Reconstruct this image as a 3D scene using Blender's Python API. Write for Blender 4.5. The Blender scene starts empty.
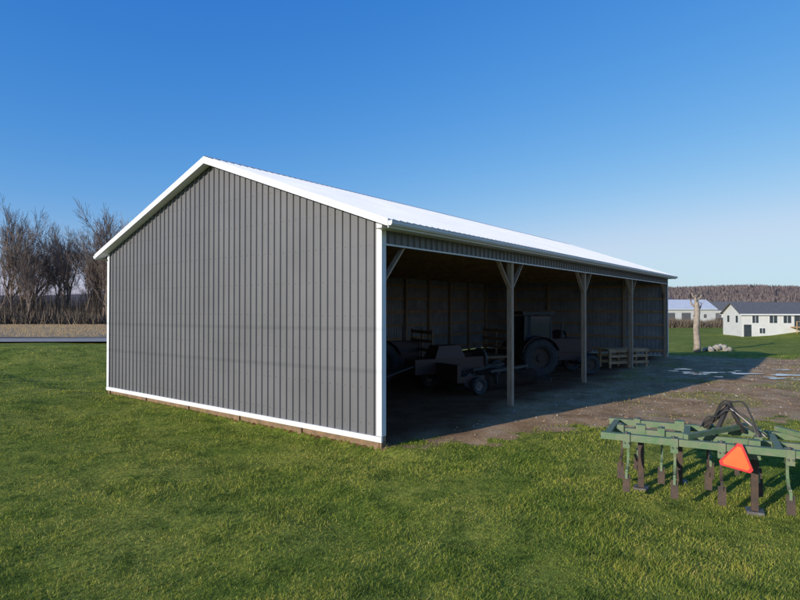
import bpy, math, random
import numpy as np
from mathutils import Vector, Matrix
random.seed(7); np.random.seed(7)
scene=bpy.context.scene
PX,PY=-0.393,11.52
UA=math.atan2(0.793,0.6085)
cu,su=math.cos(UA),math.sin(UA)
L=25.9; W=11.83
def to_uv(x,y):
    dx=x-PX; dy=y-PY
    return dx*cu+dy*su, -dx*su+dy*cu
# ---------------------------------------------------------------- materials
def newmat(name):
    m=bpy.data.materials.new(name); m.use_nodes=True
    nt=m.node_tree; b=nt.nodes['Principled BSDF']
    return m,nt,b
def N(nt,t,**k):
    n=nt.nodes.new(t)
    for a,v in k.items(): setattr(n,a,v)
    return n
def ramp(nt,src,stops):
    r=N(nt,'ShaderNodeValToRGB'); e=r.color_ramp.elements
    while len(e)<len(stops): e.new(0.5)
    for i,(p,c) in enumerate(stops):
        e[i].position=p; e[i].color=(c[0],c[1],c[2],1)
    nt.links.new(src,r.inputs[0]); return r.outputs[0]
def noise(nt,vec,scale,detail=4,rough=0.6):
    n=N(nt,'ShaderNodeTexNoise'); n.inputs['Scale'].default_value=scale
    n.inputs['Detail'].default_value=detail; n.inputs['Roughness'].default_value=rough
    if vec: nt.links.new(vec,n.inputs['Vector'])
    return n.outputs['Fac']
def mix(nt,f,a,b,mode='MIX'):
    m=N(nt,'ShaderNodeMix',data_type='RGBA',blend_type=mode)
    if isinstance(f,float): m.inputs[0].default_value=f
    else: nt.links.new(f,m.inputs[0])
    for i,s in ((6,a),(7,b)):
        if isinstance(s,tuple): m.inputs[i].default_value=(s[0],s[1],s[2],1)
        else: nt.links.new(s,m.inputs[i])
    return m.outputs[2]
def mat(name,c1,c2=None,scale=6,rough=0.7,metal=0.0,bump=0.0,bscale=None,stretch=None,spec=0.5):
    m,nt,b=newmat(name)
    tc=N(nt,'ShaderNodeTexCoord'); v=tc.outputs['Object']
    if stretch:
        mp=N(nt,'ShaderNodeMapping'); mp.inputs['Scale'].default_value=stretch
        nt.links.new(v,mp.inputs[0]); v=mp.outputs[0]
    if c2 is None: c2=tuple(x*0.75 for x in c1)
    f=noise(nt,v,scale)
    nt.links.new(ramp(nt,f,[(0.3,c1),(0.7,c2)]),b.inputs['Base Color'])
    b.inputs['Roughness'].default_value=rough; b.inputs['Metallic'].default_value=metal
    b.inputs['Specular IOR Level'].default_value=spec
    if bump:
        bp=N(nt,'ShaderNodeBump'); bp.inputs['Strength'].default_value=bump
        bp.inputs['Distance'].default_value=0.02
        nt.links.new(noise(nt,v,bscale or scale*4),bp.inputs['Height'])
        nt.links.new(bp.outputs[0],b.inputs['Normal'])
    return m
M={}
M['gray']=mat('gray_metal_siding',(0.15,0.145,0.15),(0.125,0.121,0.125),0.7,0.42,0.0,0.12,1.5,spec=0.4)
M['inner']=mat('siding_back_coat',(0.35,0.345,0.34),(0.21,0.207,0.205),1.2,0.5)
M['white']=mat('white_trim',(0.72,0.72,0.72),(0.62,0.62,0.61),1.5,0.45)
M['roof']=mat('white_roof_metal',(0.64,0.65,0.66),(0.55,0.56,0.58),0.8,0.4)
M['wood']=mat('weathered_lumber',(0.50,0.31,0.16),(0.29,0.18,0.09),3,0.8,0,0.3,30,(1,1,1))
M['post']=mat('treated_post',(0.45,0.33,0.22),(0.28,0.20,0.13),2.5,0.85,0,0.4,20,(6,6,1))
M['skirt']=mat('skirt_lumber',(0.27,0.165,0.09),(0.14,0.09,0.05),4,0.85)
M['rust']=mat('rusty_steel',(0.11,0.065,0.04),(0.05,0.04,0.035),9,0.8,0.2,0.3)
M['steel']=mat('grey_steel',(0.2,0.19,0.18),(0.1,0.08,0.07),9,0.5,0.6)
M['green']=mat('faded_green_paint',(0.085,0.17,0.07),(0.18,0.19,0.115),7,0.65,0,0.25)
M['rubber']=mat('tire_rubber',(0.03,0.03,0.03),(0.05,0.045,0.04),8,0.85)
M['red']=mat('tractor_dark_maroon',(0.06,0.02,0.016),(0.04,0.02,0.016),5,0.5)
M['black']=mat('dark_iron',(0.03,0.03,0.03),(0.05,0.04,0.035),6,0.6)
M['orange']=mat('orange_reflector',(0.95,0.13,0.01),(0.85,0.1,0.01),9,0.35)
M['redb']=mat('red_reflector_border',(0.6,0.02,0.02),(0.5,0.02,0.02),9,0.3)
M['glass']=mat('window_glass',(0.03,0.04,0.05),(0.05,0.06,0.07),1,0.08)
M['bark']=mat('bare_bark',(0.25,0.185,0.14),(0.15,0.112,0.088),1.5,0.95)
M['palebark']=mat('pale_bark',(0.40,0.33,0.26),(0.22,0.17,0.13),4,0.9,0,0.5,14)
M['shingle']=mat('gray_shingles',(0.13,0.13,0.135),(0.09,0.09,0.095),3,0.9)
M['siding']=mat('white_siding',(0.62,0.61,0.58),(0.54,0.53,0.5),1,0.7)
M['rock']=mat('pale_stone',(0.42,0.38,0.32),(0.25,0.22,0.18),4,0.9,0,0.5)
M['asphalt']=mat('worn_road_surface',(0.42,0.38,0.33),(0.32,0.29,0.25),2,0.95,spec=0.1)
M['brush']=mat('dry_brush',(0.2,0.15,0.105),(0.11,0.085,0.06),1.2,0.95)
# ---------------------------------------------------------------- mesh builder
class B:
    def __init__(s): s.v=[]; s.f=[]; s.m=[]; s.cm=0
    def add(s,vs,fs):
        o=len(s.v); s.v+= [tuple(p) for p in vs]
        for f in fs: s.f.append(tuple(i+o for i in f)); s.m.append(s.cm)
    def box(s,x0,x1,y0,y1,z0,z1):
        s.add([(x0,y0,z0),(x1,y0,z0),(x1,y1,z0),(x0,y1,z0),(x0,y0,z1),(x1,y0,z1),(x1,y1,z1),(x0,y1,z1)],
              [(0,3,2,1),(4,5,6,7),(0,1,5,4),(1,2,6,5),(2,3,7,6),(3,0,4,7)])
    def beam(s,p0,p1,w,h,up=(0,0,1)):
        p0=Vector(p0); p1=Vector(p1); d=(p1-p0).normalized(); upv=Vector(up)
        if abs(d.dot(upv))>0.98: upv=Vector((1,0,0))
        a=d.cross(upv).normalized(); b=a.cross(d).normalized()
        vs=[]
        for p in (p0,p1):
            for i,j in ((-1,-1),(1,-1),(1,1),(-1,1)): vs.append(p+a*(i*w/2)+b*(j*h/2))
        s.add(vs,[(0,1,2,3),(7,6,5,4),(0,4,5,1),(1,5,6,2),(2,6,7,3),(3,7,4,0)])
    def tube(s,pts,rad,n=8,cap=True):
        pts=[Vector(p) for p in pts]
        if not isinstance(rad,(list,tuple)): rad=[rad]*len(pts)
        vs=[];a=None
        for i,p in enumerate(pts):
            d=(pts[min(i+1,len(pts)-1)]-pts[max(i-1,0)]).normalized()
            if a is None:
                r=Vector((0,0,1)) if abs(d.z)<0.9 else Vector((1,0,0))
                a=d.cross(r).normalized()
            else:
                a=(a-d*a.dot(d)).normalized()
            b=d.cross(a)
            for k in range(n):
                t=2*math.pi*k/n; vs.append(p+(a*math.cos(t)+b*math.sin(t))*rad[i])
        fs=[]
        for i in range(len(pts)-1):
            for k in range(n):
                k2=(k+1)%n; fs.append((i*n+k,i*n+k2,(i+1)*n+k2,(i+1)*n+k))
        if cap: fs.append(tuple(range(n-1,-1,-1))); fs.append(tuple((len(pts)-1)*n+k for k in range(n)))
        s.add(vs,fs)
    def lathe(s,c,axis,prof,n=28):
        c=Vector(c); ax=Vector(axis).normalized()
        r=Vector((0,0,1)) if abs(ax.z)<0.9 else Vector((1,0,0))
        a=ax.cross(r).normalized(); b=ax.cross(a); vs=[]
        for o,rad in prof:
            for k in range(n):
                t=2*math.pi*k/n; vs.append(c+ax*o+(a*math.cos(t)+b*math.sin(t))*rad)
        fs=[]
        for i in range(len(prof)-1):
            for k in range(n):
                k2=(k+1)%n; fs.append((i*n+k,i*n+k2,(i+1)*n+k2,(i+1)*n+k))
        s.add(vs,fs)
    def obj(s,name,mats,parent=None,loc=(0,0,0),rz=0,smooth=False):
        me=bpy.data.meshes.new(name); me.from_pydata(s.v,[],s.f)
        if not isinstance(mats,list): mats=[mats]
        for m in mats: me.materials.append(M[m] if isinstance(m,str) else m)
        me.polygons.foreach_set('material_index',s.m)
        if smooth: me.polygons.foreach_set('use_smooth',[True]*len(me.polygons))
        me.update()
        o=bpy.data.objects.new(name,me); scene.collection.objects.link(o)
        o.location=loc; o.rotation_euler=(0,0,rz)
        if parent: o.parent=parent
        return o
def empty(name,loc=(0,0,0),rz=0):
    e=bpy.data.objects.new(name,None); e.empty_display_size=0.3
    scene.collection.objects.link(e); e.location=loc; e.rotation_euler=(0,0,rz); return e
# ---------------------------------------------------------------- noise + terrain
_tab=np.random.RandomState(3).rand(256,256)
def vn(x,y):
    x=np.asarray(x,float); y=np.asarray(y,float)
    xi=np.floor(x).astype(int); yi=np.floor(y).astype(int)
    fx=x-xi; fy=y-yi; fx=fx*fx*(3-2*fx); fy=fy*fy*(3-2*fy)
    g=lambda a,b:_tab[a%256,b%256]
    return (g(xi,yi)*(1-fx)+g(xi+1,yi)*fx)*(1-fy)+(g(xi,yi+1)*(1-fx)+g(xi+1,yi+1)*fx)*fy
def fbm(x,y,o=4):
    r=0;a=0.5;t=0
    for i in range(o):
        r=r+a*vn(x*2**i+i*17.3,y*2**i+i*9.1); t+=a; a*=0.5
    return r/t
def sm(t): t=np.clip(t,0,1); return t*t*(3-2*t)
def height(x,y):
    x=np.asarray(x,float); y=np.asarray(y,float)
    u,v=to_uv(x,y)
    d=np.maximum(np.maximum(-u,u-L),np.maximum(-v,v-W))
    k=sm(d/3.0)
    h=-1.6*sm((y-32.5)/12)*sm((x-11)/6)*sm((d-.6)/4)
    h=h+k*0.2*(fbm(x*0.25,y*0.25,3)-0.5)+sm((d-0.2)/0.6)*0.05*(fbm(x*1.3,y*1.3,3)-0.5)
    h=h-0.10*sm((-u)/0.12)*sm((4.5+u)/4.0)*sm((9.5-v)/6)*sm((v+2)/2)
    h=h-0.07*sm((-u)/3)*sm((12-v)/8)
    h=h+0.16*sm((v-8.5)/4)*sm((-u-0.1)/1.2)*sm((12+u)/6)
    h=h+0.75*sm(1-np.abs(y-29-0.25*(x+20))/7)*sm((-x-10.5)/6)*sm((d-1)/3)
    h=h-0.25*sm(1-np.abs(y-38.5)/3.5)*sm((-x-9)/7)
    h=h+1.3*sm((x-52)/7)*sm((y-68)/7)*sm((100-y)/15)
    return h
def dirt(x,y):
    x=np.asarray(x,float); y=np.asarray(y,float)
    u,v=to_uv(x,y)
    inside=((u>0.0)&(u<L+0.3)&(v>-0.1)&(v<W)).astype(float)
    n=fbm(x*0.5,y*0.5,4)-0.5; n2=fbm(x*2.5+50,y*2.5,3)-0.5
    ye=np.interp(x,[-0.4,1.3,3.9,6.2,8.8,11.8,20,40],[11.35,12.1,12.7,13.0,13.8,14.9,18.5,28])
    up=np.interp(x,[14,18,22,30],[33.5,33,32.0,31.0])
    m=np.minimum((y-ye)/0.9, (up-y)/1.5)+n*3.0+n2*2.6
    m=np.where(x<-0.35,-5,m)
    m=np.where((v>0.3)&(u>L+0.3),-5,m)
    m=sm(m*0.6+0.45)
    m=m*(1-0.5*sm((x-5)/5)*sm((fbm(x*0.6+9,y*0.6,3)-0.5)*6))
    return np.maximum(m,inside)
def floor_shade(x,y):  # mask for barn shade painted into the soil colour of the bays
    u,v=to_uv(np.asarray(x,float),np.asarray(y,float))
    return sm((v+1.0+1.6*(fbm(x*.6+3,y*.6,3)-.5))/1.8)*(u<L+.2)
def axis(a,b,step,lo,hi):
    c=list(np.arange(a,b+1e-6,step)); s=step; p=c[-1]
    while p<hi: s*=1.25; p+=s; c.append(p)
    s=step; p=c[0]; pre=[]
    while p>lo: s*=1.25; p-=s; pre.append(p)
    return np.array(pre[::-1]+c)
xs=axis(-22,30,0.14,-2500,2500); ys=axis(2,46,0.14,-60,4000)
X,Y=np.meshgrid(xs,ys); Z=height(X,Y); D=dirt(X,Y)
nx,ny=len(xs),len(ys)
idx=np.arange(nx*ny).reshape(ny,nx)
q=np.stack([idx[:-1,:-1],idx[:-1,1:],idx[1:,1:],idx[1:,:-1]],-1).reshape(-1,4)
def npmesh(name,verts,quads,tris=None):
    me=bpy.data.meshes.new(name); me.vertices.add(len(verts)); me.vertices.foreach_set('co',verts.astype(np.float32).ravel())
    nq=len(quads); nt_=0 if tris is None else len(tris)
    loops=quads.ravel() if tris is None else np.concatenate([quads.ravel(),tris.ravel()])
    st=np.arange(nq)*4
    if nt_: st=np.concatenate([st,nq*4+np.arange(nt_)*3])
    me.loops.add(len(loops)); me.loops.foreach_set('vertex_index',loops.astype(np.int32))
    me.polygons.add(nq+nt_); me.polygons.foreach_set('loop_start',st.astype(np.int32))
    me.update(calc_edges=True); me.validate(); return me
gm=npmesh('ground',np.stack([X,Y,Z],-1).reshape(-1,3),q)
at=gm.attributes.new('dirt','FLOAT','POINT'); at.data.foreach_set('value',D.ravel().astype(np.float32))
at=gm.attributes.new('floor_shade','FLOAT','POINT'); at.data.foreach_set('value',floor_shade(X,Y).ravel().astype(np.float32))
gm.polygons.foreach_set('use_smooth',[True]*len(gm.polygons))
ground=bpy.data.objects.new('ground',gm); scene.collection.objects.link(ground)
G1=(0.18,0.235,0.03); G2=(0.32,0.33,0.06)
def grasscol(nt,vec):
    a=ramp(nt,noise(nt,vec,0.35,5,0.65),[(0.35,G1),(0.65,G2)])
    b=ramp(nt,noise(nt,vec,2.0,5,0.75),[(0.34,(0.42,0.52,0.46)),(0.5,(0.95,0.97,.93)),(0.66,(1.3,1.16,1.15))])
    c=mix(nt,1.0,a,b,'MULTIPLY'); return c
m,nt,b=newmat('ground_surface')
geo=N(nt,'ShaderNodeNewGeometry'); pos=geo.outputs['Position']
gc=grasscol(nt,pos)
fine=ramp(nt,noise(nt,pos,14,4,0.8),[(0.35,(0.4,0.42,0.4)),(0.62,(1.1,1.1,1.1))])
gc=mix(nt,1.0,gc,fine,'MULTIPLY')
dc=ramp(nt,noise(nt,pos,1.1,6,0.7),[(0.3,(0.27,0.155,0.07)),(0.5,(0.46,0.29,0.15)),(0.7,(0.60,0.43,0.26))])
dc=mix(nt,1.0,dc,ramp(nt,noise(nt,pos,22,3,0.8),[(0.3,(0.5,0.5,0.5)),(0.65,(1.25,1.25,1.25))]),'MULTIPLY')
atd=N(nt,'ShaderNodeAttribute',attribute_name='floor_shade')
dc=mix(nt,atd.outputs['Fac'],dc,mix(nt,1.0,dc,(0.36,0.25,0.23),'MULTIPLY'))  # bay soil multiplied darker to stand in for interior shade
att=N(nt,'ShaderNodeAttribute',attribute_name='dirt')
nf=noise(nt,pos,5,5,0.75)
ma=N(nt,'ShaderNodeMath',operation='MULTIPLY_ADD'); nt.links.new(nf,ma.inputs[0]); ma.inputs[1].default_value=1.2; ma.inputs[2].default_value=-0.6
ad=N(nt,'ShaderNodeMath',operation='ADD'); nt.links.new(att.outputs['Fac'],ad.inputs[0]); nt.links.new(ma.outputs[0],ad.inputs[1])
mr=N(nt,'ShaderNodeMapRange'); nt.links.new(ad.outputs[0],mr.inputs[0]); mr.inputs[1].default_value=0.3; mr.inputs[2].default_value=0.6
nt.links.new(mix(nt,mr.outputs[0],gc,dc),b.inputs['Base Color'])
b.inputs['Roughness'].default_value=0.95; b.inputs['Specular IOR Level'].default_value=0.1
bp=N(nt,'ShaderNodeBump'); bp.inputs['Strength'].default_value=0.7; bp.inputs['Distance'].default_value=0.05
nt.links.new(noise(nt,pos,9,6,0.75),bp.inputs['Height']); nt.links.new(bp.outputs[0],b.inputs['Normal'])
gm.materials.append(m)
# ---------------------------------------------------------------- grass blades (one object)
n=520000
th=np.random.uniform(-0.85,0.85,n); r=3.8*(44/3.8)**np.random.rand(n)
gx=np.sin(th)*r; gy=np.cos(th)*r-0.5
u,v=to_uv(gx,gy)
keep=~((u>-0.03)&(u<L+0.1)&(v>-0.05)&(v<W+0.1))
dm=dirt(gx,gy); keep&=np.random.rand(n)>dm*1.05
keep&=gy<42
dens=fbm(gx*1.2,gy*1.2,3); keep&=np.random.rand(n)<0.15+1.6*dens
gx,gy,r,u,v=gx[keep],gy[keep],r[keep],u[keep],v[keep]; n=len(gx)
gz=height(gx,gy)-0.006
hn=fbm(gx*1.1+30,gy*1.1,4)
hh=(0.012+0.078*hn**1.7)*np.random.uniform(0.5,1.4,n)
hh=hh*(1+1.0*((u>-.22)&(u<0)&(v>-.2)&(v<W+.2))*(fbm(v*1.5,u,2)>.5))
ww=0.0016*(0.6+r/5.5)*np.random.uniform(0.7,1.4,n)
az=np.random.uniform(0,6.283,n); la=np.random.uniform(0,6.283,n); lean=hh*np.random.uniform(0.1,1.3,n)
bx,by=np.cos(az)*ww,np.sin(az)*ww; lx,ly=np.cos(la)*lean,np.sin(la)*lean
V=np.zeros((n,5,3))
V[:,0]=np.stack([gx-bx,gy-by,gz],-1); V[:,1]=np.stack([gx+bx,gy+by,gz],-1)
V[:,2]=np.stack([gx+bx*.8+lx*.35,gy+by*.8+ly*.35,gz+hh*.6],-1); V[:,3]=np.stack([gx-bx*.8+lx*.35,gy-by*.8+ly*.35,gz+hh*.6],-1)
V[:,4]=np.stack([gx+lx,gy+ly,gz+hh],-1)
o5=(np.arange(n)*5)[:,None]
bm_=npmesh('lawn_grass',V.reshape(-1,3),o5+np.array([[0,1,2,3]]),o5+np.array([[3,2,4]]))
at=bm_.attributes.new('rnd','FLOAT','POINT'); at.data.foreach_set('value',np.repeat(np.random.rand(n),5).astype(np.float32))
m,nt,b=newmat('grass_blades')
geo=N(nt,'ShaderNodeNewGeometry'); pos=geo.outputs['Position']
gc=grasscol(nt,pos); att=N(nt,'ShaderNodeAttribute',attribute_name='rnd')
rc=ramp(nt,att.outputs['Fac'],[(0.0,(0.65,0.78,0.72)),(0.5,(1.15,1.15,1.0)),(0.86,(1.5,1.35,1.3)),(0.93,(1.9,1.45,2.8))])
gc=mix(nt,1.0,gc,rc,'MULTIPLY')
nt.links.new(gc,b.inputs['Base Color']); b.inputs['Roughness'].default_value=0.65; b.inputs['Specular IOR Level'].default_value=0.2
tr=N(nt,'ShaderNodeBsdfTranslucent'); nt.links.new(gc,tr.inputs[0])
ms=N(nt,'ShaderNodeMixShader'); ms.inputs[0].default_value=0.3
nt.links.new(b.outputs[0],ms.inputs[1]); nt.links.new(tr.outputs[0],ms.inputs[2])
nt.links.new(ms.outputs[0],nt.nodes['Material Output'].inputs[0])
bm_.materials.append(m)
go=bpy.data.objects.new('lawn_grass',bm_); scene.collection.objects.link(go)
s=B(); rg=random.Random(21)
GX=np.random.RandomState(5).uniform(0,22,5200); GY=np.random.RandomState(6).uniform(11.5,32,5200); GD=dirt(GX,GY); GH=height(GX,GY); GU,GV=to_uv(GX,GY)
for x,y,d_,h_,v_ in zip(GX,GY,GD,GH,GV):
    if d_<.5 or v_>-.2: continue
    R=rg.uniform(.012,.045)*(1.6 if rg.random()<.05 else 1); a=rg.uniform(0,6.28)
    vs=[(x+R*math.cos(a+k*2.09)*rg.uniform(.7,1.3),y+R*math.sin(a+k*2.09)*rg.uniform(.7,1.3),h_-.005) for k in range(3)]+[(x+rg.gauss(0,R*.2),y+rg.gauss(0,R*.2),h_+R*rg.uniform(.5,1.0))]
    s.cm=0 if rg.random()<.25 else 1; s.add(vs,[(0,1,3),(1,2,3),(2,0,3)])
M['clod']=mat('earth_clod',(0.34,0.22,0.12),(0.2,0.135,0.075),6,0.95)
s.obj('gravel',['rock','clod'])
# ---------------------------------------------------------------- barn
barn=empty('pole_barn',(PX,PY,0),UA)
PITCH=0.36
def zr(y): return 4.8+PITCH*(y if y<=W/2 else W-y)
def ribprof(a,b,per=0.2286,h=0.032):
    pts=[]; x=a
    while x<b-1e-6:
        for o,d in ((0,0),(per-0.07,0),(per-0.056,h),(per-0.026,h),(per-0.012,0)):
            if x+o<=b: pts.append((x+o,d))
        x+=per
    pts.append((b,0)); return pts
def gable_sheet(x,sgn,ztop_off,z0,name,mt,per=0.2286):
    s=B(); pr=ribprof(0,W,W/52); pr.append((W/2,0.0)); pr=sorted(set(pr))
    vs=[];fs=[]
    for y,d in pr: vs+= [(x+sgn*d,y,z0),(x+sgn*d,y,zr(y)-ztop_off)]
    for i in range(len(pr)-1): fs.append((2*i,2*i+2,2*i+3,2*i+1))
    s.add(vs,fs); return s.obj(name,mt,barn)
def long_sheet(y,sgn,z0,z1,name,mt,a=0,b=L):
    s=B(); pr=ribprof(a,b); vs=[];fs=[]
    for x,d in pr: vs+= [(x,y+sgn*d,z0),(x,y+sgn*d,z1)]
    for i in range(len(pr)-1): fs.append((2*i,2*i+2,2*i+3,2*i+1))
    s.add(vs,fs); return s.obj(name,mt,barn)
gable_sheet(0,-1,0.10,0.20,'near_gable_siding','gray')
gable_sheet(0.006,-1,0.10,0.2,'near_gable_inner_face','inner')
gable_sheet(L,1,0.10,0.1,'far_gable_siding','gray')
gable_sheet(L-0.006,1,0.10,0.1,'far_gable_inner_face','inner')
long_sheet(W,1,0.1,4.68,'back_siding','gray'); long_sheet(W-0.006,1,0.1,4.68,'back_inner_face','inner')
long_sheet(-0.02,-1,4.22,4.70,'header_siding','gray',0.05,L-0.05)
s=B()
for x,dx in ((0,-1),(L,1)):
    for y,dy in ((0,-1),(W,1)):
        xx=sorted((x+dx*0.044,x+dx*0.034)); yy=sorted((y+dy*0.055,y-dy*0.09)); s.box(xx[0],xx[1],yy[0],yy[1],0.235,4.66)
        xx=sorted((x+dx*0.0335,x-dx*0.10)); yy=sorted((y+dy*0.055,y+dy*0.046)); s.box(xx[0],xx[1],yy[0],yy[1],0.235,4.66)
s.box(-0.055,-0.005,-0.056,W+0.055,0.11,0.225)
s.box(L+0.005,L+0.045,-0.05,W+0.05,0.05,0.235)
s.box(0,L,W+0.036,W+0.05,0.05,0.22)
s.box(0.02,L-0.02,-0.062,-0.054,4.18,4.215)
s.obj('corner_and_base_trim','white',barn)
# siding screws
s=B()
for zz in (.45,1.2,1.95,2.7,3.45,4.2,4.95,5.7):
    for k in range(52):
        y=(k+.45)*W/52
        if zz<zr(y)-.25: s.box(-.009,-.001,y-.008,y+.008,zz-.008,zz+.008)
s.obj('siding_screws','steel',barn)
OE=0.42; OG=0.27
s=B()
x0,x1=-OG,L+OG; t=0.03
for side in (0,1):
    f=(lambda y:y) if side==0 else (lambda y:W-y)
    ya,yb=-OE,W/2
    za=4.8-PITCH*OE; zb=4.8+PITCH*W/2
    vs=[(x0,f(ya),za),(x1,f(ya),za),(x1,f(yb),zb),(x0,f(yb),zb),(x0,f(ya),za-t),(x1,f(ya),za-t),(x1,f(yb),zb-t),(x0,f(yb),zb-t)]
    s.add(vs,[(0,1,2,3),(7,6,5,4),(0,4,5,1),(1,5,6,2),(3,7,4,0)])
    x=x0+0.15
    while x<x1:
        s.add([(x-.02,f(ya),za+.001),(x-.008,f(ya),za+.022),(x+.008,f(ya),za+.022),(x+.02,f(ya),za+.001),
               (x-.02,f(yb),zb+.001),(x-.008,f(yb),zb+.022),(x+.008,f(yb),zb+.022),(x+.02,f(yb),zb+.001)],
              [(0,1,5,4),(1,2,6,5),(2,3,7,6),(0,3,2,1)])
        x+=0.2286
    yc=W/2-0.18; zc=4.8+PITCH*yc
    s.add([(x0-.01,f(yc),zc+.026),(x1+.01,f(yc),zc+.026),(x1+.01,f(yb),zb+.03),(x0-.01,f(yb),zb+.03)],[(0,1,2,3)])
s.obj('roof','roof',barn)
s=B()
for xx in (-OG,L+OG):
    sg=-1 if xx<0 else 1
    for side in (0,1):
        f=(lambda y:y) if side==0 else (lambda y:W-y)
        za=4.8-PITCH*OE; zb=4.8+PITCH*W/2; a=xx+sg*0.003; b_=xx+sg*0.028
        vs=[]
        for q_ in (a,b_):
            vs+=[(q_,f(-OE),za+.012),(q_,f(W/2),zb+.012),(q_,f(W/2),zb-0.18),(q_,f(-OE),za-0.14)]
        s.add(vs,[(0,1,2,3),(7,6,5,4),(0,4,5,1),(3,2,6,7),(0,3,7,4)])
        i0,i1=sorted((xx-sg*0.003,(0 if sg<0 else L)+sg*0.03))
        s.add([(i0,f(-OE+.03),za-.13),(i1,f(-OE+.03),za-.13),(i1,f(W/2),zb-.14),(i0,f(W/2),zb-.14)],[(0,1,2,3)])
for f in ((lambda y:y),(lambda y:W-y)):
    za=4.8-PITCH*OE
    ya,yb=sorted((f(-OE+0.004),f(-OE+0.03))); s.box(-OG,L+OG,ya,yb,za-.17,za-.032)
    s.add([(-OG,f(-OE+.03),za-.155),(L+OG,f(-OE+.03),za-.155),(L+OG,f(-.03),za-.155),(-OG,f(-.03),za-.155)],[(0,1,2,3)])
s.obj('fascia_and_soffit','white',barn)
s=B(); za=4.8-PITCH*OE
for f in ((lambda y:y),(lambda y:W-y)):
    pr=[(-OE,za-.035),(-OE,za-.13),(-OE-.07,za-.13),(-OE-.10,za-.09),(-OE-.10,za-.03),(-OE-.115,za-.03),(-OE-.115,za-.035)]
    vs=[];
    for p in pr: vs+=[(-OG-.02,f(p[0]),p[1]),(L+OG+.02,f(p[0]),p[1])]
    s.add(vs,[(2*i,2*i+1,2*i+3,2*i+2) for i in range(len(pr)-1)]+[(0,2,4,6,8),(1,9,7,5,3)])
s.obj('gutter','white',barn)
s=B(); bays=[0,L*.235,L*.475,L*.725,L]
for i,x in enumerate(bays):
    xx=min(max(x,0.09),L-0.09)
    s.box(xx-.075,xx+.075,0.005,.155,-0.2,4.6)
    for d in (-1,1):
        if (i==0 and d<0) or (i==4 and d>0): continue
        s.beam((xx+d*.08,0.08,3.45),(xx+d*0.85,0.08,4.3),0.04,0.12,up=(0,1,0))
nb=12
for i in range(nb):
    x=0.09+(L-0.18)*i/(nb-1); s.box(x-.07,x+.07,W-.20,W-.06,-.1,4.6)
for x in (0.09,L-0.09):
    for j in range(1,5): 
        y=W*j/5; s.box(x-.07,x+.07,y-.07,y+.07,-.1,zr(y)-.3)
s.obj('posts_and_braces','post',barn)
s=B()
for z in (0.35,1.1,1.85,2.6,3.35,4.1):
    s.box(0.1,L-.1,W-.055,W-.015,z-.07,z+.07)
    s.box(L-.06,L-.015,.16,W-.2,z-.07,z+.07); s.box(.012,.055,.16,W-.2,z-.07,z+.07)
s.box(.1,L-.1,-.015,0.003,4.225,4.66); s.box(.1,L-.1,.157,.197,4.32,4.60)
for side in (0,1):
    f=(lambda y:y) if side==0 else (lambda y:W-y)
    y=0.1
    while y<W/2:
        s.beam((0.03,f(y),zr(y)-.03-.045),(L-.03,f(y),zr(y)-.03-.045),0.04,0.08); y+=0.6
nt_=22
for i in range(nt_):
    x=0.16+(L-0.32)*i/(nt_-1)
    s.beam((x,0.21,4.52),(x,W-.21,4.52),.04,.14)
    for side in (0,1):
        f=(lambda y:y) if side==0 else (lambda y:W-y)
        s.beam((x,f(0.15),4.66),(x,f(W/2),6.76),.04,.14,up=(1,0,0))
        for a,b_ in ((1.9,1.9),(1.9,3.6),(3.6,3.6),(3.6,5.85)):
            s.beam((x+.042,f(a),4.55),(x+.042,f(b_),zr(b_)-.22),.03,.09,up=(1,0,0))
s.obj('trusses_and_girts','wood',barn)
s=B()
s.box(0.004,0.05,0.0,W,-.3,.16)
k=0.03
while k<W:
    s.box(-.035,.002,k,k+.14,-.3,.107); k+=2.33
s.box(-.02,.13,-.03,.12,-.3,.1)
s.obj('skirt_board','skirt',barn)
# ---------------------------------------------------------------- machinery
def wheel(s,c,ax,R,wd,lugs=0,tm=0,rm=1,n=28):
    s.cm=tm; h=wd/2
    s.lathe(c,ax,[(-h*.75,R*.55),(-h,R*.7),(-h,R*.9),(-h*.75,R*.98),(0,R),(h*.75,R*.98),(h,R*.9),(h,R*.7),(h*.75,R*.55),(-h*.75,R*.55)],n)
    c=Vector(c); a=Vector(ax).normalized()
    if lugs:
        up=Vector((0,0,1)); side=a.cross(up).normalized()
        for k in range(lugs):
            for sg in (-1,1):
                t=2*math.pi*(k+(0.5 if sg>0 else 0))/lugs; t2=t+0.16
                r0=side*math.cos(t)+up*math.sin(t); r1=side*math.cos(t2)+up*math.sin(t2)
                s.beam(c+r0*R*1.01+a*sg*h*.95,c+r1*R*1.02+a*sg*h*0.02,.05,.06,up=tuple(r0))
    s.cm=rm; s.lathe(c,ax,[(-h*.6,R*.56),(-h*.25,R*.5),(-h*.2,R*.22),(-h*.5,R*.16),(-h*.5,0.001)],n)
    s.lathe(c,ax,[(h*.6,R*.56),(h*.25,R*.5),(h*.2,R*.22),(h*.5,R*.16),(h*.5,0.001)],n)
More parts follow.
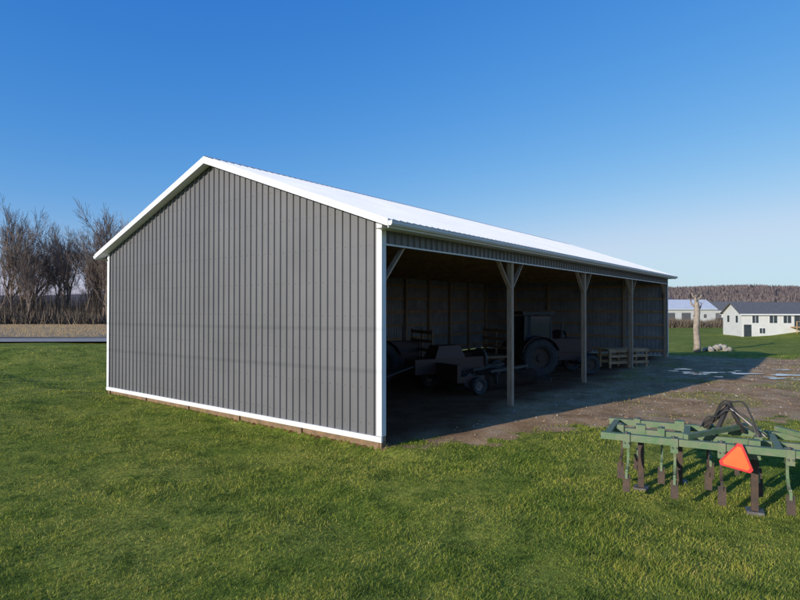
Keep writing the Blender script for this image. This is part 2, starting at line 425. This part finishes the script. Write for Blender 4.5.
def tractor(loc,rz,cab=True):
    tr=empty('farm_tractor',loc,rz)
    s=B()
    for y in (-.85,.85): wheel(s,(0,y,.78),(0,1,0),.78,.42,16)
    for y in (-.75,.75): wheel(s,(2.45,y,.42),(0,1,0),.42,.22,0)
    s.obj('wheels',['rubber','rust'],tr)
    s=B(); s.cm=0
    s.box(.75,2.75,-.32,.32,.95,1.45); s.box(.9,2.65,-.28,.28,1.45,1.52)
    s.box(.3,2.6,-.22,.22,.6,.95)
    for y in (-.85,.85):
        for k in range(6):
            t0=math.radians(20+k*24); t1=math.radians(20+(k+1)*24)
            s.beam((.9*math.cos(t0),y,.78+.9*math.sin(t0)),(.9*math.cos(t1),y,.78+.9*math.sin(t1)),.45,.03,up=(0,0,1) if k not in (2,3) else (1,0,0.01))
    s.cm=1
    s.box(2.752,2.80,-.29,.29,.93,1.42); s.beam((2.4,-.75,.42),(2.4,.75,.42),.1,.1)
    s.tube([(1.6,.1,1.5),(1.6,.1,2.2)],.04,8); s.beam((-.3,-.7,.78),(.2,.7,.78),.3,.3)
    s.box(-.35,.1,-.25,.25,.95,1.35); s.box(-.4,-.28,-.25,.25,1.3,1.85)
    s.tube([(.72,0,1.4),(.5,0,1.75)],.02,6); s.lathe((.5,0,1.75),(-.5,0,.8),[(-.015,.2),(.015,.2),(.015,.17),(-.015,.17),(-.015,.2)],18)
    if cab:
        for x in (-.55,.72):
            for y in (-.62,.62): s.beam((x,y,1.2),(x*.9,y*.92,2.58),.07,.07)
        s.cm=2; s.box(-.65,.82,-.7,.7,2.56,2.70)
        s.cm=3
        for y in (-.6,.6): s.box(-.5,.66,y-.005,y+.005,1.3,2.5)
        s.box(.68,.69,-.56,.56,1.5,2.5)
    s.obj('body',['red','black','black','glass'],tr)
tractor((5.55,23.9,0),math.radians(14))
tractor((7.6,29.6,0),math.radians(60),False)
tractor((-1.2,21.6,0),math.radians(30),False)
hb=empty('hay_baler',(1.1,19.3,0),math.radians(32))
s=B(); s.cm=0
s.box(-.9,2.1,-.32,.32,.62,1.12)
s.add([(-.1,-.34,1.12),(1.2,-.34,1.12),(1.2,.34,1.12),(-.1,.34,1.12),(.1,-.3,1.55),(1.0,-.3,1.55),(1.0,.3,1.55),(.1,.3,1.55)],[(4,5,6,7),(0,1,5,4),(1,2,6,5),(2,3,7,6),(3,0,4,7)])
s.box(-.05,1.1,-1.5,-.33,.42,.62); s.box(-.05,.1,-1.5,-.33,.62,1.0)
s.cm=1
s.tube([(.5,-1.45,.45),(.5,-.35,.45)],.24,14)
for k in range(8):
    for j in range(7):
        a=k*math.pi/4+j*.1; y=-1.4+j*.16; s.beam((.5+.2*math.cos(a),y,.45+.2*math.sin(a)),(.5+.38*math.cos(a),y,.45+.38*math.sin(a)),.015,.015)
s.beam((2.1,0,.8),(3.4,-.3,.55),.12,.14); s.lathe((2.15,.0,1.0),(1,0,0),[(-.05,.001),(-.05,.4),(.05,.4),(.05,.001)],20)
s.beam((-.9,.0,.9),(-2.0,.0,.62),.5,.05); s.beam((.4,-.9,.38),(.4,.7,.38),.09,.09); s.beam((.4,0,.38),(.4,0,.62),.1,.3)
s.obj('bale_chamber_and_pickup',['red','black'],hb)
s=B(); wheel(s,(.4,.75,.38),(0,1,0),.38,.24); wheel(s,(.75,-1.62,.3),(0,1,0),.3,.18); s.obj('wheels',['rubber','steel'],hb)
wg=empty('farm_wagon',(2.3,22.9,0),math.radians(24))
s=B(); s.cm=0
s.box(-1.6,2.0,-1.0,1.0,.82,.90)
for y in (-.5,.5): s.beam((-1.6,y,.74),(2.0,y,.74),.1,.16)
s.cm=1
for x in (-1.0,1.4): s.beam((x,-.8,.38),(x,.8,.38),.1,.1); s.beam((x,0,.38),(x,0,.7),.1,.3)
for x in (-1.55,1.95):
    for y in (-.9,0,.9): s.box(x-.03,x+.03,y-.04,y+.04,.9,2.0)
    for z in (1.2,1.55,1.9): s.box(x-.055,x-.031,-.95,.95,z-.06,z+.06)
s.tube([(1.6,0,.45),(3.0,0,.3)],.05)
s.obj('bed_and_racks',['skirt','skirt'],wg)
s=B()
for x in (-1.0,1.4):
    for y in (-.85,.85): wheel(s,(x,y,.38),(0,1,0),.38,.2)
s.obj('wheels',['rubber','steel'],wg)
dk=empty('disc_harrow',(3.6,20.3,0),math.radians(52))
s=B()
for y in (-.5,.5):
    s.cm=0
    s.tube([(-1.3,y*.6+.1,.3),(1.3,y*1.3,.3)],.03)
    for k in range(12):
        t=k/11; s.lathe((-1.3+2.6*t,(y*.6+.1)*(1-t)+y*1.3*t,.3),(1,.2*y,0),[(0,.01),(.03,.15),(.07,.29)],16)
s.cm=1
for y in (-.5,.5): s.beam((-1.3,y*.7,.68),(1.3,y,.68),.1,.1)
for x in (-1.1,0,1.1): s.beam((x,-.6,.62),(x,.6,.62),.08,.08); s.beam((x,.5,.3),(x,.5,.66),.06,.06); s.beam((x,-.5,.3),(x,-.5,.66),.06,.06)
s.beam((0,-.5,.66),(0,-2.0,.4),.1,.1)
s.obj('frame_and_discs',['rust','black'],dk)
rk=empty('wooden_feed_rack',(10.8,27.0,0),math.radians(18))
s=B()
for x in (-1.05,0,1.05):
    for y in (-.35,.35): s.box(x-.05,x+.05,y-.05,y+.05,0,.85)
for y in (-.41,.41):
    for z in (.25,.55,.8): s.box(-1.15,1.15,y-.02,y+.02,z-.06,z+.06)
for k in range(6): s.box(-1.15,1.15,-.36+k*.125,-.27+k*.125,.86,.89)
s.obj('rack_boards','wood',rk)
ba=empty('scrap_pile',(8.9,27.6,0),.4)
s=B()
for k in range(24):
    s.cm=random.choice([0,0,1]); x=random.uniform(-.9,.9); y=random.uniform(-.6,.6); z=random.uniform(.05,.75)*(1-abs(x)*.6)
    an=random.uniform(0,3.1); l=random.uniform(.3,.9)
    s.beam((x-l*math.cos(an)/2,y-l*math.sin(an)/2,z),(x+l*math.cos(an)/2,y+l*math.sin(an)/2,max(.04,z+random.uniform(-.2,.2))),random.uniform(.06,.3),random.uniform(.05,.25))
s.obj('scrap_parts',['black','rust'],ba)
# ---------------------------------------------------------------- cultivator
cv=empty('field_cultivator',(3.14,8.66,-.05),math.atan2(-.46,.888))
s=B()
LB=4.6
s.cm=0
s.box(-.02,LB,-.05,.05,.92,1.02)
s.box(.0,LB,.62,.70,.90,.98)
s.box(-.05,LB,1.25,1.35,.90,1.0)
for x in (.06,1.15,2.3,3.4,4.4): s.beam((x,.052,.962),(x+.02,1.248,.955),.09,.07)
s.beam((1.15,.0,1.06),(2.0,1.3,1.06),.07,.07); s.beam((3.3,.0,1.06),(2.4,1.3,1.06),.07,.07)
for x,y in ((.5,.68),(2.02,.3),(3.35,.05),(1.05,1.3),(3.6,1.3)):
    s.cm=0; s.box(x-.07,x+.07,y-.07,y+.07,.78,1.05)
    s.cm=1; s.box(x-.045,x+.045,y-.04,y+.04,-.1,.92); s.cm=2; s.box(x-.11,x+.11,y-.11,y+.11,-.06,.05)
for row,y,xs_ in ((0,0,(.35,1.0,1.6,2.4,3.0,3.8)),(1,.66,(.2,.8,1.45,2.1,2.75,3.9)),(2,1.3,(.4,1.5,2.15,2.8,4.1))):
    for x in xs_:
        s.cm=0; s.box(x-.05,x+.05,y-.075,y+.09,.82,1.03)
        s.cm=2; s.tube([(x,y-.03,1.03),(x,y-.03,1.06)],.02,6); s.tube([(x-.03,y-.08,.9),(x-.03,y-.1,.9)],.014,6); s.tube([(x+.03,y-.08,.9),(x+.03,y-.1,.9)],.014,6)
        s.cm=random.choice([0,0,1])
        pts=[]
        for k in range(11):
            t=k/10; ang=math.radians(85-190*t)
            pts.append((x,y+.08+.17*math.cos(ang)*1.15-.08*t,.66+.20*math.sin(ang)))
        pts=[(x,y+.02,.86)]+pts+[(x,y-.06,.36)]
        for a,b_ in zip(pts[:-1],pts[1:]): s.beam(a,b_,.055,.035,up=(1,0,0.001))
        s.cm=1; s.beam((x,y-.04,.42),(x,y-.10,.17),.10,.025,up=(0,1,0))
s.obj('frame_and_shanks',['green','rust','steel','green'],cv)
s=B(); s.cm=0
s.beam((1.55,.75,.98),(1.75,.95,1.45),.06,.04); s.beam((1.95,1.15,.98),(1.75,.95,1.45),.06,.04)
s.tube([(1.4,1.1,1.03),(1.75,.95,1.38)],.045,10); s.cm=1; s.tube([(1.75,.95,1.38),(2.2,.75,1.02)],.02,8)
s.cm=0
for k in range(3):
    pts=[]
    for i in range(13):
        t=i/12; pts.append((1.35+.7*t+.05*k,1.0-.3*t+.05*math.sin(t*9+k),1.03+.42*math.sin(t*math.pi)**1.0*(0.7+.25*k)+.05*math.sin(t*14+k*2)))
    s.tube(pts,.014,6)
s.obj('mast_and_hoses',['black','steel'],cv)
s=B()
def tri(R,c,y):
    p=[]
    for k in range(3):
        a=math.radians(90+120*k)
        for sg in (-1,1):
            aa=a+sg*0.13; p.append((R*math.cos(aa),y,R*math.sin(aa)))
    return p
for R,y,mi in ((.225,-.0,1),(.18,-.004,0)):
    a=tri(R,.2,y); s.cm=mi; s.add(a,[(0,1,2,3,4,5)])
bk=tri(.225,.2,.004); s.cm=2; s.add(bk,[(5,4,3,2,1,0)])
so=s.obj('slow_moving_vehicle_emblem',['orange','redb','steel'],cv); so.location=(1.78,-.125,.84); so.rotation_euler=(math.radians(-4),math.radians(9),math.radians(-8))
s=B(); s.box(1.75,1.81,-.110,-.088,.62,1.06); s.obj('emblem_bracket','rust',cv)
# ---------------------------------------------------------------- bare trees
def tree(seed,H,levels=5,r0=0.22,lean=0.1,minr=0.014):
    rg=random.Random(seed); s=B()
    def grow(p,d,l,r,lv):
        nseg=3 if lv<2 else 2; pts=[p]; rad=[r]
        for i in range(nseg):
            d=(d+Vector((rg.gauss(0,.11),rg.gauss(0,.11),rg.gauss(.05,.06)))).normalized()
            p=p+d*l/nseg; pts.append(p); rad.append(max(minr,r*(1-.42*(i+1)/nseg)))
        s.tube(pts,rad,6 if lv==0 else (4 if lv<3 else 3),cap=False)
        if lv>=levels: return
        nchild=rg.randint(2,4) if lv>0 else rg.randint(5,7)
        for c in range(nchild):
            t=rg.uniform(.35,1.0) if lv>0 else rg.uniform(.3,1.0)
            k=min(nseg-1,int(t*nseg)); q_=pts[k].lerp(pts[k+1],t*nseg-k)
            an=rg.uniform(0,6.283); sp=rg.uniform(.35,.8)
            r_=d.cross(Vector((math.cos(an),math.sin(an),.3))).normalized()
            nd=(d*math.cos(sp)+r_*math.sin(sp)); nd.z+=.15; nd.normalize()
            grow(q_,nd,l*rg.uniform(.5,.76),rad[k]*.58,lv+1)
        grow(p,d,l*.7,rad[-1]*.95,lv+1)
    grow(Vector((0,0,-.2)),Vector((rg.gauss(0,lean*.5),rg.gauss(0,lean*.5),1)).normalized(),H*.36,r0,0)
    return s
tm=[]
tl=empty('distant_trees')
for k in range(6):
    o=tree(100+k,15,5,.24,.12,.016).obj('bare_tree_%d'%(k+1),'bark',tl); tm.append(o.data)
    o.location=(-64+5*k,92+k%3*4,0); o.rotation_euler=(0,0,k)
    o.scale=(1.05,1.05,1.25)
for k in range(40):
    x=-100+k*1.7+random.uniform(-1.4,1.4); y=random.uniform(88,114)
    o=bpy.data.objects.new('bare_tree',random.choice(tm)); scene.collection.objects.link(o); o.parent=tl
    sc=random.uniform(.85,1.4)*(0.92+.18*math.sin(x*.35)); o.location=(x,y,0); o.scale=(sc*.85,sc*.85,sc); o.rotation_euler=(0,0,random.uniform(0,6.28))
def brush(name,x0,x1,y0,y1,nb,h,base=0,mt='brush',w_=(.04,.12),zf=None):
    s=B(); rg=random.Random(5)
    for k in range(nb):
        x=rg.uniform(x0,x1); y=rg.uniform(y0,y1); hh=h*rg.uniform(.4,1.1)*(.6+.8*float(vn(x*.3,y*.1))); bz=zf(x,y) if zf else base
        for j in range(3):
            a=rg.uniform(0,6.28); w=rg.uniform(*w_); tx=x+rg.gauss(0,.5); ty=y+rg.gauss(0,.5)
            s.add([(x-w*math.cos(a),y-w*math.sin(a),bz),(x+w*math.cos(a),y+w*math.sin(a),bz),(tx,ty,bz+hh)],[(0,1,2)])
    return s.obj(name,mt)
brush('woodland_undergrowth',-112,-28,87,112,9000,2.6)
brush('woodland_saplings',-112,-28,92,114,4200,7,w_=(.02,.05))
# pollarded tree
s=B(); rg=random.Random(4)
s.tube([(0,0,-.2),(.02,0,.6),(-.05,0,1.6),(.03,0,2.6),(.0,0,3.3),(-.06,0,3.7)],[.24,.2,.17,.18,.14,.10],10)
for a,z,l,r_ in ((0.3,2.7,.4,.07),(2.9,2.9,.45,.08),(4.2,3.2,.4,.06),(1.4,3.3,.5,.06),(5.5,3.4,.4,.06),(2.4,3.5,.4,.05),(3.6,2.1,.22,.06)):
    p=Vector((0,0,z)); q_=p+Vector((math.cos(a)*l*.6,math.sin(a)*l*.5,l*.45)); e=q_+Vector((math.cos(a)*.1,0,l*.5))
    s.tube([p,q_,e],[r_,r_*.8,r_*.6],7)
    for j in range(5):
        f_=e+Vector((rg.gauss(0,.14),rg.gauss(0,.14),rg.uniform(.1,.4))); s.tube([e,f_],[.015,.006],3)
px,py=29.3,55.0
o=s.obj('pollarded_tree','palebark',None,(px,py,float(height(px,py))),0,True); o.scale=(1.55,1.55,1.52)
s=B(); rg=random.Random(8)
for k in range(18):
    cx=rg.uniform(-1.3,1.3); cy=rg.uniform(-.4,.4); R=rg.uniform(.12,.28); cz=R*.6+(.2 if abs(cx)<.5 and k%3==0 else 0)
    prof=[]; o=len(s.v)
    for i in range(5):
        t=math.pi*(i+.0)/4
        prof.append((-R*math.cos(t)*.8,max(.01,R*math.sin(t)*1.3)))
    s.lathe((cx,cy,cz),(rg.gauss(0,1),rg.gauss(0,1),.3),prof,8)
    for i in range(o,len(s.v)):
        v_=s.v[i]; s.v[i]=(v_[0]+rg.gauss(0,.02),v_[1]+rg.gauss(0,.02),v_[2]+rg.gauss(0,.02))
o=s.obj('rock_pile','rock',None,(32.5,56.5,float(height(32.5,56.5))),.1); o.scale=(1.4,1.4,1.2)
# puddles
m,nt,b=newmat('puddle_water'); b.inputs['Roughness'].default_value=.06; b.inputs['Specular IOR Level'].default_value=1.0
f=noise(nt,None,3); M['water']=m
nt.links.new(ramp(nt,f,[(0,(.2,.22,.25)),(1,(.45,.48,.52))]),b.inputs['Base Color'])
rp=random.Random(77)
pud=[(12.6,23.6,.45,.22),(13.5,24.2,.5,.16),(14.8,23.9,.6,.2),(16.2,23.4,.6,.3),(13.0,25.6,.4,.16),(15.9,22.2,.3,.1)]
for k in range(16): pud.append((rp.uniform(11.5,18.5),rp.uniform(22.2,25.4),rp.uniform(.12,.4),rp.uniform(.05,.14)))
s=B()
for k,(x,y,a,bb) in enumerate(pud):
    rg=random.Random(k); pts=[]; zz=float(np.max(height(np.array([x-a,x,x+a,x]),np.array([y,y,y+bb,y-bb]))))+.008+k*.0006
    for i in range(26):
        t=2*math.pi*i/26; q_=1+.25*math.sin(3*t+k)+.18*math.sin(5*t+2*k)+rg.uniform(-.1,.1); pts.append((x+a*q_*math.cos(t),y+bb*q_*math.sin(t),zz))
    s.add(pts,[tuple(range(26))])
s.obj('puddles','water')
# ---------------------------------------------------------------- road + stubble field
s=B(); path=[(-300,45),(-60,45.5),(-20,47),(-8,51),(0,60),(4,80),(6,140),(8,400)]
def strip(path,w,z):
    vs=[]
    for i,p in enumerate(path):
        a=Vector(path[max(i-1,0)]); c=Vector(path[min(i+1,len(path)-1)]); d=(c-a).normalized(); n_=Vector((-d.y,d.x))
        for sg in (-1,1): q_=Vector(p)+n_*sg*w/2; vs.append((q_.x,q_.y,z))
    return vs,[(2*i,2*i+1,2*i+3,2*i+2) for i in range(len(path)-1)]
v_,f_=strip(path,5.2,.13); s.add(v_,f_); s.obj('country_road','asphalt')
M['stubble']=mat('corn_stubble',(0.40,0.29,0.155),(0.21,0.145,0.08),1.2,0.95)
s=B(); s.add([(-300,50.5,.11),(-25,50.5,.11),(-12,56,.11),(-4,80,.11),(-4,200,.11),(-300,200,.11)],[tuple(range(6))])
s.obj('corn_stubble_field','stubble')
s=B(); rg=random.Random(2)
for k in range(9000):
    x=rg.uniform(-70,-28); y=51+round(rg.uniform(0,34)/.76)*.76+rg.gauss(0,.06); h=rg.uniform(.08,.28)
    s.add([(x-.03,y,.1),(x+.03,y,.1),(x+rg.gauss(0,.08),y+rg.gauss(0,.05),.11+h)],[(0,1,2)])
s.obj('corn_stalk_stubble','stubble')
# ---------------------------------------------------------------- hills
def hillz(HX,HY):
    HX=np.asarray(HX,float); HY=np.asarray(HY,float)
    return -2+sm((HY-420)/380)*(14+14*fbm(HX*.005,HY*.0+3,3)+ 14*sm((HX-200)/800))+ 3.0*sm((HY-430)/60)*fbm(HX*.09,HY*.09,3)
hx=np.linspace(-1600,1800,340); hy=np.linspace(420,1300,60)
HX,HY=np.meshgrid(hx,hy); hz=hillz(HX,HY)
ii=np.arange(HX.size).reshape(HX.shape); qq=np.stack([ii[:-1,:-1],ii[:-1,1:],ii[1:,1:],ii[1:,:-1]],-1).reshape(-1,4)
hm=npmesh('wooded_hills',np.stack([HX,HY,hz],-1).reshape(-1,3),qq)
M['hill']=mat('bare_woods_on_hill',(0.18,0.135,0.12),(0.11,0.09,0.095),.02,.95); hm.materials.append(M['hill'])  # brown with some blue distance haze mixed into the colour
ho=bpy.data.objects.new('wooded_hills',hm); scene.collection.objects.link(ho)
rs=np.random.RandomState(9); n=34000
tx=rs.uniform(300,950,n); ty=rs.uniform(440,860,n); tz=hillz(tx,ty)-.5; hh=rs.uniform(4,8,n); ww=rs.uniform(.3,1.0,n); aa=rs.uniform(-.6,.6,n)
V=np.zeros((n,4,3)); cx_,sx_=np.cos(aa)*ww,np.sin(aa)*ww
V[:,0]=np.stack([tx-cx_*.5,ty-sx_*.5,tz],-1);V[:,1]=np.stack([tx+cx_*.5,ty+sx_*.5,tz],-1);V[:,2]=np.stack([tx+cx_,ty+sx_,tz+hh*.7],-1);V[:,3]=np.stack([tx-cx_*.3,ty-sx_,tz+hh],-1)
me=npmesh('hillside_woods',V.reshape(-1,3),np.arange(n*4).reshape(-1,4)); me.materials.append(M['hill'])
o=bpy.data.objects.new('hillside_woods',me); scene.collection.objects.link(o)
# ---------------------------------------------------------------- house
hs=empty('white_house',(50.3,82,-1.6),math.radians(-10)); hs.scale=(.92,.92,.95)
def gable_house(par,Lx,Dy,z0,ze,zrg,wall,roofm,axisx=True,ov=.4):
    s=B(); s.box(0,Lx,0,Dy,z0,ze)
    s.add([(0,0,ze),(0,Dy,ze),(0,Dy/2,zrg-.05),(Lx,0,ze),(Lx,Dy,ze),(Lx,Dy/2,zrg-.05)],[(0,2,1),(3,4,5)])
    s.obj('walls',wall,par)
    s=B(); sl=(zrg-ze)/(Dy/2)
    for f in ((lambda y:y),(lambda y:Dy-y)):
        a=[(-ov,f(-ov),ze-sl*ov+.04),(Lx+ov,f(-ov),ze-sl*ov+.04),(Lx+ov,f(Dy/2),zrg+.04),(-ov,f(Dy/2),zrg+.04)]
        b_=[(p[0],p[1],p[2]-.16) for p in a]; s.add(a+b_,[(0,1,2,3),(7,6,5,4),(0,4,5,1),(1,5,6,2),(3,7,4,0)])
    s.obj('roof',roofm,par)
    s=B()
    for y_ in (-ov-.03,Dy+ov+.005): s.box(-ov-.01,Lx+ov+.01,y_,y_+.025,ze-sl*ov-.16,ze-sl*ov+.03)
    s.obj('eave_trim','white',par)
gable_house(hs,18,7.5,-.2,3.75,5.4,'siding','shingle')
s=B(); w=B()
for x,z,a,h in ((2.0,2.2,.9,1.1),(4.6,2.2,1.1,1.1),(6.6,2.2,1.1,1.1),(9.2,2.2,.9,1.1),(11.3,2.2,1.4,1.1),(14.5,2.2,1.0,1.1),(3.0,.6,.8,.8)):
    s.box(x-a/2,x+a/2,-.03,-.012,z,z+h)
    w.box(x-a/2-.09,x+a/2+.09,-.02,-.004,z-.09,z+h+.09)
    w.box(x-.03,x+.03,-.045,-.031,z,z+h); 
s.box(0.3,1.4,-.03,-.012,.0,1.95)
for y in (1.8,5.2): s.box(-.03,-.012,y-.45,y+.45,2.2,3.3); w.box(-.02,-.004,y-.54,y+.54,2.1,3.4)
s.box(7.6,8.4,-.03,-.012,1.7,3.6)
s.obj('window_glass','glass',hs); w.obj('window_frames','white',hs)
s=B(); s.box(7.0,9.6,-1.9,-.05,1.55,1.68)
for x in (7.1,8.3,9.5): s.box(x-.05,x+.05,-1.85,-1.75,0,2.5)
s.box(7.0,9.6,-1.84,-1.78,2.45,2.52); s.obj('porch','wood',hs)
fb=empty('white_farm_building',(70,150,-1.8),math.radians(6))
gable_house(fb,16,9,-.2,4.2,6.6,'siding','roof')
s=B(); 
for x in (3,7.5): s.box(x-1.3,x+1.3,-.03,-.01,0,3)
for x in (10.5,13): s.box(x-.4,x+.4,-.03,-.01,1.6,2.6)
s.obj('doors_and_windows','shingle',fb)
fb=empty('white_farm_building',(93,170,-1.8),math.radians(-20))
gable_house(fb,12,9,-.2,3.6,6.2,'siding','shingle')
s=B(); s.box(2,4.5,-.03,-.01,0,2.8); s.obj('door','shingle',fb)
tl2=empty('distant_trees')
for k in range(26):
    x=random.uniform(55,150); y=random.uniform(125,230)
    if 68<x<108 and y<190: y+=60
    o=bpy.data.objects.new('bare_tree',random.choice(tm)); scene.collection.objects.link(o); o.parent=tl2
    sc=random.uniform(.25,.45); o.location=(x,y,-1.7); o.scale=(sc*1.3,sc*1.3,sc); o.rotation_euler=(0,0,random.uniform(0,6.28))
brush('hedgerow',52,78,118,126,3000,2.0,-1.8)
# ---------------------------------------------------------------- overhead line
pl=empty('power_line')
s=B()
vx,vy=-su,cu
bx_,by_=-14.3,7.4
def PT(t,off=0): return Vector((bx_+vx*t+cu*off,by_+vy*t+su*off,0))
for off,z in ((0,5.5),(-.3,4.7)):
    pts=[]
    for i in range(25):
        t=-34+i*(92/24); q_=PT(t,off); sag=((t-12)/46)**2*.8; pts.append((q_.x,q_.y,z+sag))
    s.tube(pts,.007,6)
s.obj('wires','black',pl)
s=B()
for t in (-34,58): q_=PT(t); s.tube([(q_.x,q_.y,-.3),(q_.x,q_.y,8)],[.16,.11],10); s.beam((q_.x-.6*cu,q_.y-.6*su,6.3),(q_.x+.6*cu,q_.y+.6*su,6.3),.1,.1)
s.obj('poles','post',pl)
# ---------------------------------------------------------------- light
el=math.radians(14.8); hxx,hyy=-0.777,-0.63
sd=Vector((hxx*math.cos(el),hyy*math.cos(el),math.sin(el))).normalized()
ld=bpy.data.lights.new('sun','SUN'); ld.energy=4.8; ld.angle=math.radians(.5); ld.color=(1,.94,.84)
lo=bpy.data.objects.new('sun',ld); scene.collection.objects.link(lo); lo.rotation_euler=sd.to_track_quat('Z','Y').to_euler(); lo.location=(-20,-20,20)
w=bpy.data.worlds.new('World'); scene.world=w; w.use_nodes=True; nt=w.node_tree
sk=N(nt,'ShaderNodeTexSky',sky_type='NISHITA'); sk.sun_disc=False; sk.sun_elevation=el; sk.sun_rotation=math.atan2(hxx,hyy)
sk.air_density=1.0; sk.dust_density=0.3; sk.ozone_density=3.0
sp=N(nt,'ShaderNodeSeparateColor'); nt.links.new(sk.outputs[0],sp.inputs[0])
cb=N(nt,'ShaderNodeCombineColor'); S=.13
for i,(sc,g) in enumerate(((2.1,1.7),(.94,.90),(.96,.40))):
    a=N(nt,'ShaderNodeMath',operation='MULTIPLY'); a.inputs[1].default_value=S; nt.links.new(sp.outputs[i],a.inputs[0])
    p=N(nt,'ShaderNodeMath',operation='POWER'); p.inputs[1].default_value=g; nt.links.new(a.outputs[0],p.inputs[0])
    c=N(nt,'ShaderNodeMath',operation='MULTIPLY'); c.inputs[1].default_value=sc; nt.links.new(p.outputs[0],c.inputs[0])
    d=N(nt,'ShaderNodeMath',operation='SMOOTH_MIN'); d.inputs[1].default_value=(.55,.74,.92)[i]; d.inputs[2].default_value=.3; nt.links.new(c.outputs[0],d.inputs[0])
    e=N(nt,'ShaderNodeMath',operation='DIVIDE'); e.inputs[1].default_value=S; nt.links.new(d.outputs[0],e.inputs[0])
    nt.links.new(e.outputs[0],cb.inputs[i])
nt.links.new(cb.outputs[0],nt.nodes['Background'].inputs[0]); nt.nodes['Background'].inputs[1].default_value=S
scene.view_settings.view_transform='Standard'; scene.view_settings.look='None'; scene.view_settings.exposure=0
cd=bpy.data.cameras.new('camera'); cd.sensor_width=36; cd.lens=25.06; cd.clip_end=6000
co=bpy.data.objects.new('camera',cd); scene.collection.objects.link(co); co.location=(0,0,2.907); co.rotation_euler=(math.radians(90.67),0,0)
scene.camera=co
